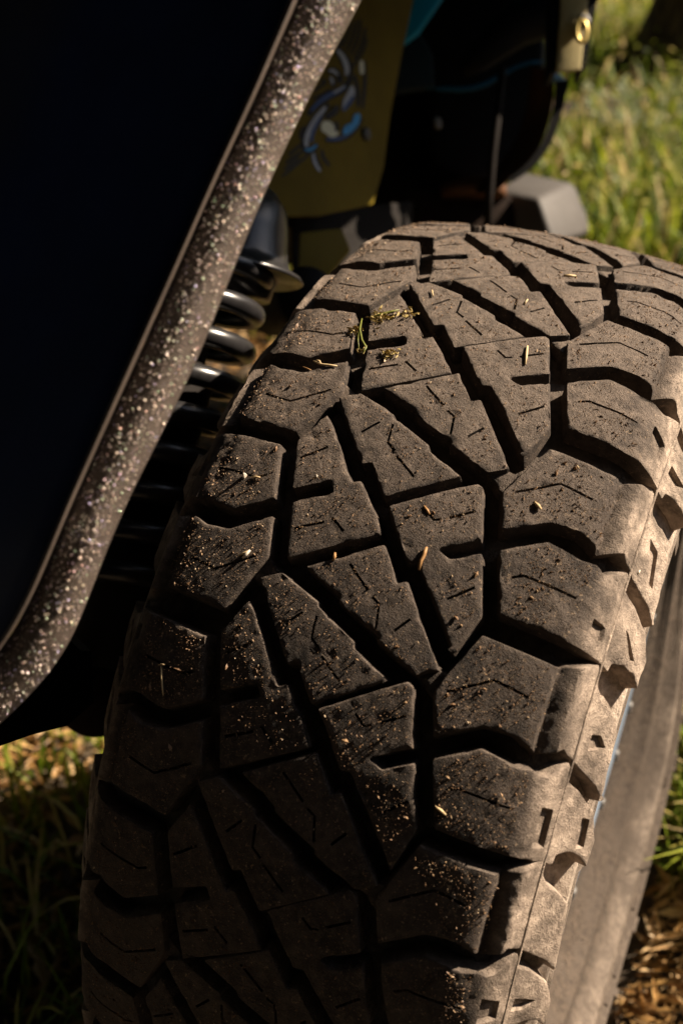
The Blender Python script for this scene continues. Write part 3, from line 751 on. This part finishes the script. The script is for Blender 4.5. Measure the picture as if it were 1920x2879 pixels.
def tinted(name, V, F, tint, mat, parent=None):
    me = bpy.data.meshes.new(name); me.from_pydata(V, [], F); me.materials.append(mat)
    a = me.attributes.new('tint', 'FLOAT', 'POINT'); a.data.foreach_set('value', np.asarray(tint, np.float32))
    me.update(); o = bpy.data.objects.new(name, me); COL.objects.link(o)
    if parent: o.parent = parent
    return o

def in_view(x, y, mg=.35):
    d = Vector((x, y, .1)) - CAMP; z = d.dot(FW)
    if z < .3: return False
    u = d.dot(RT)/z*FPX/PW; v = d.dot(UP)/z*FPX/PH
    return abs(u) < .5 + mg and abs(v) < .5 + mg
def blades(n, xr, yr, hr, wr, patch=1.4, thr=-.3, dry=.15, keep=None):
    V = []; F = []; T = []; k = 0; tries = 0
    while k < n and tries < n*14:
        tries += 1
        x = random.uniform(*xr); y = random.uniform(*yr)
        if not in_view(x, y): continue
        if keep and not keep(x, y): continue
        if noise.noise(Vector((x*patch, y*patch, .7))) < thr + random.uniform(-.15, .15): continue
        k += 1
        h = random.uniform(*hr)*(0.7 + .6*random.random()); w = random.uniform(*wr); a = random.uniform(0, 6.283)
        dx, dy = math.cos(a), math.sin(a); lean = random.uniform(.15, .9)*h; z = gz(x, y)
        t = min(1, max(0, random.gauss(.42, .2) + .25*noise.noise(Vector((x*1.1, y*1.1, 5.)))))
        if random.random() < dry: t = random.uniform(.78, 1.)
        b = len(V); px, py = -dy*w/2, dx*w/2
        for s, ww_ in ((0, 1.), (.4, .9), (.75, .6), (1., .08)):
            bx = x + dx*lean*s*s; by = y + dy*lean*s*s; bz = z + h*s*(1 - .25*s*lean/h)
            V += [(bx+px*ww_, by+py*ww_, bz), (bx-px*ww_, by-py*ww_, bz)]; T += [t, t]
        for q in range(3): F.append((b+2*q, b+2*q+1, b+2*q+3, b+2*q+2))
    return V, F, T
near_tyre = lambda x, y: not (abs(x) < .23 and abs(y) < .42)
def keep_bg(x, y): return near_tyre(x, y)
V, F, T = blades(30000, (-2.6, 3.2), (1.5, 9.5), (.05, .19), (.005, .013), 2.0, .02, .13, keep_bg)
V2, F2, T2 = blades(5200, (-2.4, 2.8), (1.5, 8.5), (.07, .22), (.012, .026), 2.2, .0, .15, keep_bg)
F += [tuple(i+len(V) for i in f) for f in F2]; V += V2; T += [min(1, t+.12) for t in T2]
o = tinted('meadow_grass', V, F, T, M_GRASS); tag(o, 'sunlit yellow-green grass growing behind the tyre and bumper', 'grass', kind='stuff')
V, F, T = blades(9000, (.22, 1.0), (-.3, 1.4), (.06, .22), (.004, .009), 3.4, -.12, .18, near_tyre)
o = tinted('verge_grass', V, F, T, M_GRASS); tag(o, 'green grass blades standing on the ground beside the sidewall', 'grass', kind='stuff')
V, F, T = blades(2200, (-1.5, -.22), (-.7, 1.5), (.04, .15), (.004, .008), 2.6, .0, .3, near_tyre)
o = tinted('undergrowth_grass', V, F, T, M_GRASS); tag(o, 'sparse grass under the vehicle left of the tyre', 'grass', kind='stuff')

def litter(n, xr, yr, sr, keep=None, hz=(.004, .022), tm=.5, wr=(.15, .6)):
    V = []; F = []; T = []; k = 0; tries = 0
    while k < n and tries < n*12:
        tries += 1
        x = random.uniform(*xr); y = random.uniform(*yr)
        if not in_view(x, y): continue
        if keep and not keep(x, y): continue
        k += 1
        L = random.uniform(*sr); w = L*random.uniform(*wr); a = random.uniform(0, 6.283); d = Vector((math.cos(a), math.sin(a), random.uniform(-.35, .5))); d.normalize()
        s = d.cross(Vector((random.uniform(-.4, .4), random.uniform(-.4, .4), 1))).normalized(); up = s.cross(d)
        c = Vector((x, y, gz(x, y) + random.uniform(*hz))); cu = random.uniform(-.2, .35)*L
        b = len(V)
        for p in (c - d*L/2, c - d*L*.1 + s*w/2 + up*cu*.4, c - d*L*.1 - s*w/2 + up*cu*.4, c + d*L/2 + up*cu*.2, c + up*-.1*cu): V.append(tuple(p))
        F += [(b, b+1, b+4), (b, b+4, b+2), (b+1, b+3, b+4), (b+4, b+3, b+2)]
        T += [min(1, max(0, random.gauss(tm, .25)))]*5
    return V, F, T
V, F, T = litter(12000, (-1.6, -.15), (-.8, 1.6), (.010, .055), near_tyre, (.004, .03), .55, (.06, .35))
o = tinted('leaf_litter', V, F, T, M_LITTER); tag(o, 'brown fallen leaves and bark chips under the vehicle', 'leaf litter', kind='stuff')
V, F, T = litter(7000, (.18, 1.1), (-.6, 1.4), (.012, .06), near_tyre, (.004, .04), .76, (.05, .26))
o = tinted('verge_litter', V, F, T, M_LITTER); tag(o, 'tan dry leaves between grass blades beside the sidewall', 'leaf litter', kind='stuff')
V, F, T = litter(9000, (-2.2, 2.6), (1.5, 8.5), (.012, .05))
o = tinted('meadow_litter', V, F, T, M_LITTER); tag(o, 'dry leaves and straw scattered through the far grass', 'leaf litter', kind='stuff')

V, F, T = litter(12000, (-2.2, 2.6), (1.5, 8.0), (.012, .036), lambda x, y: noise.noise(Vector((x*1.7, y*1.7, 9.))) > -.1, (.03, .22), .66)
o = tinted('meadow_herbs', V, F, T, M_GRASS); tag(o, 'small sunlit herb leaves among the far grass', 'herbs', kind='stuff')
# tree at the edge of the meadow
def bark():
    t = NT('tree_bark'); c = t.coord(rnd=False)
    mp = t.n('ShaderNodeMapping'); mp.inputs['Scale'].default_value = (1, 1, .18); t.l(c, mp.inputs[0])
    v = t.n('ShaderNodeTexVoronoi'); v.feature = 'DISTANCE_TO_EDGE'; v.inputs['Scale'].default_value = 26; t.l(mp.outputs[0], v.inputs['Vector'])
    f = t.noise(c, 20, 5)
    t.l(t.mix(t.ramp(v.outputs['Distance'], [(.02, 0.), (.2, 1.)]), (.018, .012, .008), (.085, .058, .036)), t.b.inputs['Base Color'])
    t.b.inputs['Roughness'].default_value = .95; t.bump(v.outputs['Distance'], 1., .03); return t.m
M_BARK = bark()
TREE = empty('forest_tree', (-.50, 4.32, 0)); tag(TREE, 'dark tree trunk standing in the grass at the upper right corner', 'tree')
V = []; seg = 28; hs = [-.1, 0, .06, .15, .3, .6, 1.2, 2., 3., 4.2, 5.6, 7.]
for h in hs:
    R0 = (.175 + .10*math.exp(-max(0, h)*6))*(1 - .09*max(0, h)/1.0*.9 if h < 7 else .2); R0 = max(.03, R0)
    for j in range(seg):
        a = 2*math.pi*j/seg; r = R0*(1 + .10*math.sin(3*a+1) + .07*math.sin(7*a) + (.16*math.exp(-max(0, h)*5))*math.sin(5*a+.6))
        V.append((r*math.cos(a) + .03*h, r*math.sin(a) + .02*h, h))
TRUNK = mesh('trunk', V, grid_faces(len(hs), seg, True), M_BARK, TREE, smooth=True)
for q in range(9):
    h = 3.2 + q*.42; a = q*2.4; p0_ = Vector((.03*h, .02*h, h)); d = Vector((math.cos(a), math.sin(a), .45)); L = 1.7 - q*.1
    bv, bf = tube([p0_, p0_ + d*L*.4, p0_ + d*L*.75 + Vector((0, 0, .1)), p0_ + d*L + Vector((0, 0, .25))], [.06, .045, .028, .01], 8); mesh('limb', bv, bf, M_BARK, TREE, smooth=True)
V = []; F = []; T = []
for q in range(9):
    h = 3.2 + q*.42; a = q*2.4; d = Vector((math.cos(a), math.sin(a), .45)); L = 1.7 - q*.1
    for z in range(260):
        s = random.uniform(.35, 1.1); c = Vector((.03*h, .02*h, h)) + d*L*s + Vector((random.gauss(0, .22), random.gauss(0, .22), random.gauss(.1, .16)))
        u = Vector((random.gauss(0, 1), random.gauss(0, 1), random.gauss(0, .5))).normalized()*.05; w = u.cross(Vector((random.gauss(0, 1), random.gauss(0, 1), 1))).normalized()*.025
        b = len(V); V += [tuple(c-u), tuple(c+w), tuple(c+u), tuple(c-w)]; F.append((b, b+1, b+2, b+3)); T += [random.uniform(.1, .7)]*4
tinted('crown', V, F, T, M_GRASS, TREE)

# unseen conifers added to cut sky light, kept clear of the sun
M_CONIFER = leaf_mat('conifer_foliage', [(0, (.012, .018, .006)), (1., (.035, .045, .014))], .15)
def forest_tree(seedv, h, flat=False):
    random.seed(seedv); V = []; F = []; T = []
    for q in range(5200):
        z = h*(.15 + .85*random.random()**1.15); rr = (1.0 - z/h)*.25*h*.9 + .25
        if flat: z = h*random.uniform(.5, 1.); rr = 4.2*math.sin(math.pi*(.12 + .8*(z/h-.5)*2)) + .3
        a = random.uniform(0, 6.283); r = rr*math.sqrt(random.uniform(.12, 1.))
        c = Vector((r*math.cos(a), r*math.sin(a), z - .25*r)); u = Vector((math.cos(a), math.sin(a), random.uniform(-.7, .1))).normalized()*random.uniform(.18, .40)
        w = u.cross(Vector((random.gauss(0, .5), random.gauss(0, .5), 1))).normalized()*random.uniform(.12, .24)
        b = len(V); V += [tuple(c-u), tuple(c+w), tuple(c+u), tuple(c-w)]; F.append((b, b+1, b+2, b+3)); T += [random.random()]*4
    tv, tf = tube([(0, 0, -.2), (.02, 0, h*.3), (0, .03, h*.7), (0, 0, h)], [.2, .16, .09, .01], 14)
    return (V, F, T), (tv, tf)
protos = []
for i, h in enumerate((12., 15., 10., 14.)):
    fol, tr = forest_tree(40+i, h, i == 3)
    o1 = tinted('crown', *fol, M_CONIFER); o2 = mesh('trunk', *tr, M_BARK, smooth=True); protos.append((o1, o2))
spots = []
for az, r in ((98, 8.0), (112, 6.4), (126, 7.4), (140, 6.2), (154, 7.4), (168, 6.2), (182, 7.4), (196, 6.2), (210, 7.4), (224, 6.3), (240, 7.2), (254, 6.2), (270, 7.6), (286, 6.6), (302, 8.4), (318, 9.4), (334, 11.), (88, 11.5)): spots.append((az, r, len(spots) % 3))
for az in range(352, 352+90, 9): spots.append((az % 360, 21. + (az % 2), 2))
for az, r in ((122, 3.6), (165, 3.9), (215, 3.6), (285, 3.5), (330, 4.6)): spots.append((az, r, 3))
first = set()
for i, (az, r, kd) in enumerate(spots):
    a = math.radians(az); R_ = empty('sky_block_conifer', (r*math.sin(a), r*math.cos(a) - .2, 0)); R_.rotation_euler = (0, 0, i*1.7)
    tag(R_, 'tall dark conifer out of view, added to cut sky light', 'tree', 'added conifers cutting sky light')
    for src in protos[kd]:
        if kd in first: q = src.copy(); COL.objects.link(q)
        else: q = src
        q.parent = R_
    first.add(kd)
# low pale shrub in front of the tree, and a leafy sprig beside it
def shrub(px, py, label, n, rad, hh, mat, seedv):
    random.seed(seedv)
    d = P(px, py, 1.0) - CAMP; c = CAMP + d*(-CAMP.z/d.z); c.z = gz(c.x, c.y)
    S = empty('shrub', c); tag(S, label, 'shrub', 'low shrubs in the meadow')
    V = []; F = []; T = []; sv = []
    for q in range(n):
        a = random.uniform(0, 6.283); r = rad*math.sqrt(random.random()); top = Vector((r*math.cos(a), r*math.sin(a), hh*random.uniform(.5, 1.)))
        base = Vector((top.x*.2, top.y*.2, -.01)); sv.append(tube([base, base*.4 + top*.6 + Vector((0, 0, .02)), top], [.003, .002, .001], 5))
        for z in range(22):
            s = random.uniform(.3, 1.05); p = base.lerp(top, s); an = random.uniform(0, 6.283)
            u = Vector((math.cos(an), math.sin(an), random.uniform(-.2, .5))).normalized(); L = random.uniform(.018, .04); w = u.cross(Vector((0, 0, 1))).normalized()*L*.28
            b = len(V); V += [tuple(p), tuple(p+u*L*.5+w), tuple(p+u*L), tuple(p+u*L*.5-w)]; F.append((b, b+1, b+2, b+3)); T += [random.random()]*4
    tinted('foliage', V, F, T, mat, S); v, f = join(sv); mesh('stems', v, f, M_BARK, S)
shrub(1850, 400, 'pale grey-green shrub at the foot of the dark tree trunk', 60, .33, .17, M_FERN, 21)
shrub(1740, 130, 'small sunlit shrub left of the tree trunk, beside the khaki bracket', 34, .25, .22, M_GRASS, 22)

# ------------------------------------------------------------------ debris on the tyre
TM = Matrix.Translation((0, 0, AXZ)) @ Matrix.Rotation(-PSI, 4, 'X')
def on_tyre(th, v, h):
    q = surf(np.array([th*RU]), np.array([v]), np.array([h]))[0]; return TM @ Vector(q)
def frame(th, v):
    a = on_tyre(th, v, 0); du = (on_tyre(th + .004, v, 0) - a).normalized(); dv_ = (on_tyre(th, v + .002, 0) - a).normalized(); return a, du, dv_, dv_.cross(du).normalized()
M_CHIP = leaf_mat('wood_chips', [(0, (.05, .028, .014)), (.4, (.17, .095, .048)), (.8, (.33, .21, .115)), (1., (.50, .38, .25))], .08, .6)
random.seed(5); rg = np.random.default_rng(3)
V = []; F = []; T = []
for k in (19, -1, 0, 1, 2, 3, 4):
    Tk_ = TK[k] + (2*math.pi if k == 19 else 0)
    for t in ('L', 'M1', 'M2', 'R', 'S1', 'S2', 'LS1', 'LS2'):
        pl = np.array(POLY[t], float); pu = pl.copy(); pu[:, 0] *= RU
        lo, hi = pu.min(0), pu.max(0); A = abs(area(pu)); N = int(A*230000)
        c = rg.random((N*3, 2))*(hi-lo) + lo; c = c[pip(c, pu)]; c = c[segdist(c, pu) > .0025]
        if t in ('S1', 'S2', 'LS1', 'LS2'): c = c[np.abs(c[:, 1]) < .138]
        dens = np.array([noise.noise(Vector((a*38, b*38, k*3.3))) for a, b in c]) if len(c) else np.array([])
        c = c[dens + rg.random(len(c))*.9 > .28][:N]
        for a, b in c:
            th = a/RU + Tk_
            if th < -1.15: continue
            o_, du, dv_, nn = frame(th, b)
            s = min(.0042, .00033*math.exp(random.gauss(0, .6))); L = s*random.uniform(1., 2.6); an = random.uniform(0, 6.283)
            x = (du*math.cos(an) + dv_*math.sin(an)); y = nn.cross(x); o_ = o_ + nn*.0002
            tl = random.uniform(-.5, .8); bb = len(V)
            for p in (o_ - x*L/2, o_ + y*s*.45, o_ + x*L/2 + nn*s*tl, o_ - y*s*.45, o_ + nn*s*.8): V.append(tuple(p))
            F += [(bb, bb+1, bb+4), (bb+1, bb+2, bb+4), (bb+2, bb+3, bb+4), (bb+3, bb, bb+4)]
            T += [min(1, max(0, random.gauss(.5, .24)))]*5
o = tinted('wood_dust', V, F, T, M_CHIP); tag(o, 'sawdust and fine bark crumbs stuck to the tread', 'debris', kind='stuff')

# single bits big enough to point at
def px_on_tyre(px, py):
    d = (P(px, py, 1.0) - CAMP); best = None; lo = None
    IT = TM.inverted()
    for i in range(700):
        t = .55 + i*.0016; q = IT @ (CAMP + d*t); a = abs(q.x)
        if a < .1895 and math.hypot(q.y, q.z) < float(np.interp(a, XD, RD)):
            return CAMP + d*(t - .0004), q
    return None, None
M_STRAW = simple('dry_straw', (.50, .37, .20), .6, var=.2, nscale=200); M_NEEDLE = simple('brown_needle', (.30, .16, .06), .6, var=.2, nscale=200)
M_GREEN = simple('green_sprig', (.12, .13, .02), .5, var=.3, nscale=200); M_FLAKE = simple('pale_bark_flake', (.62, .55, .45), .6, var=.1, nscale=200)
def bit(name, pts, rad, mat, label, cat, flat=.45, lift=.0012):
    W_ = []
    for px, py in pts:
        w_, q = px_on_tyre(px, py)
        if w_ is None: continue
        nrm = (TM.to_3x3() @ Vector((0, q.y, q.z))).normalized(); W_.append(w_ + nrm*lift)
    if len(W_) < 2: return
    n = len(W_); V, F = tube(W_, [rad*(.55 if i in (0, n-1) else 1) for i in range(n)], 7)
    o = mesh(name, V, F, mat, smooth=True); tag(o, label, cat); return o
BITS = [
 ('straw', [(1482, 976), (1479, 1000), (1476, 1028)], .0011, M_STRAW, 'pale straw lying on the tread block nearest the upper right groove', 'straw'),
 ('straw', [(1584, 778), (1600, 779), (1618, 780)], .0012, M_STRAW, 'yellow straw piece on the tread near the top of the tyre', 'straw'),
 ('straw', [(1474, 858), (1482, 846)], .0011, M_STRAW, 'short pale splinter on the upper middle tread block', 'straw'),
 ('straw', [(1214, 820), (1217, 836)], .0011, M_STRAW, 'short pale splinter near the top left of the tread', 'straw'),
 ('pine_needle', [(882, 1018), (905, 1028), (925, 1030), (948, 1032)], .0009, M_STRAW, 'forked tan needle on the left shoulder block', 'needle'),
 ('pine_needle', [(905, 1028), (898, 1018), (890, 1016)], .0008, M_STRAW, 'short stub beside the forked tan needle', 'needle'),
 ('pine_needle', [(852, 1034), (866, 1040), (876, 1044)], .0006, M_NEEDLE, 'thin orange needle left of the forked needle', 'needle'),
 ('straw', [(705, 1548), (694, 1560), (684, 1570)], .0012, M_FLAKE, 'white split straw on the dark left shoulder block', 'straw'),
 ('straw', [(705, 1548), (688, 1556), (672, 1564)], .0007, M_STRAW, 'thin tan strand beside the white split straw', 'straw'),
 ('pine_needle', [(456, 1870), (457, 1900), (459, 1930), (462, 1954)], .0007, M_STRAW, 'long thin needle hanging on the shaded left shoulder block', 'needle'),
 ('pine_needle', [(448, 1869), (458, 1868), (466, 1869)], .0007, M_STRAW, 'cross piece at the head of the long thin needle', 'needle'),
 ('bark_strip', [(1200, 1540), (1193, 1560), (1184, 1578), (1178, 1604)], .0014, M_NEEDLE, 'brown bark strip across the long diagonal groove', 'bark'),
 ('pine_needle', [(1192, 1424), (1201, 1436), (1208, 1448)], .0010, M_NEEDLE, 'stubby brown needle on the centre right tread block', 'needle'),
 ('pine_needle', [(938, 1578), (942, 1566), (943, 1556)], .0012, M_NEEDLE, 'curled brown needle standing in the cross groove', 'needle'),
 ('pine_needle', [(1502, 1414), (1512, 1424), (1520, 1434)], .0014, M_STRAW, 'thick tan splinter on the right shoulder block', 'splinter'),
 ('straw', [(1621, 1312), (1626, 1320)], .0010, M_STRAW, 'bright splinter at the top of the right shoulder block', 'splinter'),
 ('splinter', [(1224, 2266), (1240, 2278), (1254, 2290)], .0011, M_STRAW, 'orange splinter on the lowest lit shoulder block', 'splinter'),
 ('splinter', [(708, 1343), (722, 1343), (732, 1344)], .0009, M_STRAW, 'flat tan splinter beside the white flake', 'splinter'),
 ('splinter', [(1793, 1615), (1797, 1606)], .0010, M_FLAKE, 'pale fleck stuck on the outer sidewall lug', 'splinter'),
]
for a in BITS: bit(*a)
def flake(px, py, r, label):
    w_, q = px_on_tyre(px, py)
    if w_ is None: return
    nrm = (TM.to_3x3() @ Vector((0, q.y, q.z))).normalized(); t = nrm.cross(Vector((1, .2, .3))).normalized(); b_ = nrm.cross(t)
    V = [w_ + t*r*.6, w_ + b_*r*.5 + nrm*r*.6, w_ - t*r*.7 + nrm*r*.2, w_ - b_*r*.5 + nrm*r*.3, w_ + nrm*r*1.5]
    o = mesh('bark_flake', V, [(0, 1, 4), (1, 2, 4), (2, 3, 4), (3, 0, 4), (3, 2, 1, 0)], M_FLAKE); tag(o, label, 'flake')
flake(690, 1338, .0035, 'white upright flake on the left shoulder block'); flake(892, 1340, .0022, 'small white flake beside the slot of the left centre block')
# grass sprig caught in the left groove
def sprig(pts, rad, label):
    return bit('grass_sprig', pts, rad, M_GREEN, label, 'grass sprig', lift=.003)
sprig([(1018, 905), (1012, 935), (1018, 965), (1030, 985), (1022, 1000)], .0008, 'green grass sprig caught in the left groove')
sprig([(1010, 940), (1007, 965), (1010, 990)], .0006, 'thin green blade beside the caught sprig')
sprig([(1048, 900), (1072, 892), (1098, 886), (1122, 880)], .0009, 'green blade lying on the upper left tread block')
random.seed(11); V = []; F = []; T = []
for (cx, cy, n, sp) in ((1072, 894, 60, 16), (1150, 888, 26, 12), (1000, 934, 30, 9), (1096, 998, 34, 12), (1015, 990, 14, 6)):
    for i in range(n):
        w_, q = px_on_tyre(cx + random.gauss(0, sp), cy + random.gauss(0, sp*.6))
        if w_ is None: continue
        nrm = (TM.to_3x3() @ Vector((0, q.y, q.z))).normalized(); a = random.uniform(0, 6.283); t = Vector((math.cos(a), math.sin(a), random.uniform(-.3, .3))).normalized(); s = random.uniform(.0012, .0032); b_ = nrm.cross(t).normalized()
        o_ = w_ + nrm*random.uniform(.0003, .0025); bb = len(V)
        V += [tuple(o_ - t*s), tuple(o_ + b_*s*.35), tuple(o_ + t*s + nrm*s*.5), tuple(o_ - b_*s*.35), tuple(o_ + nrm*s*.5)]; F += [(bb, bb+1, bb+4), (bb+1, bb+2, bb+4), (bb+2, bb+3, bb+4), (bb+3, bb, bb+4)]; T += [random.uniform(.55, 1.)]*5
o = tinted('chaff', V, F, T, leaf_mat('chaff_flakes', [(0, (.10, .08, .02)), (.6, (.30, .22, .06)), (1., (.52, .40, .18))], .2)); tag(o, 'clumps of yellow chaff on the upper left tread blocks', 'chaff', kind='stuff')
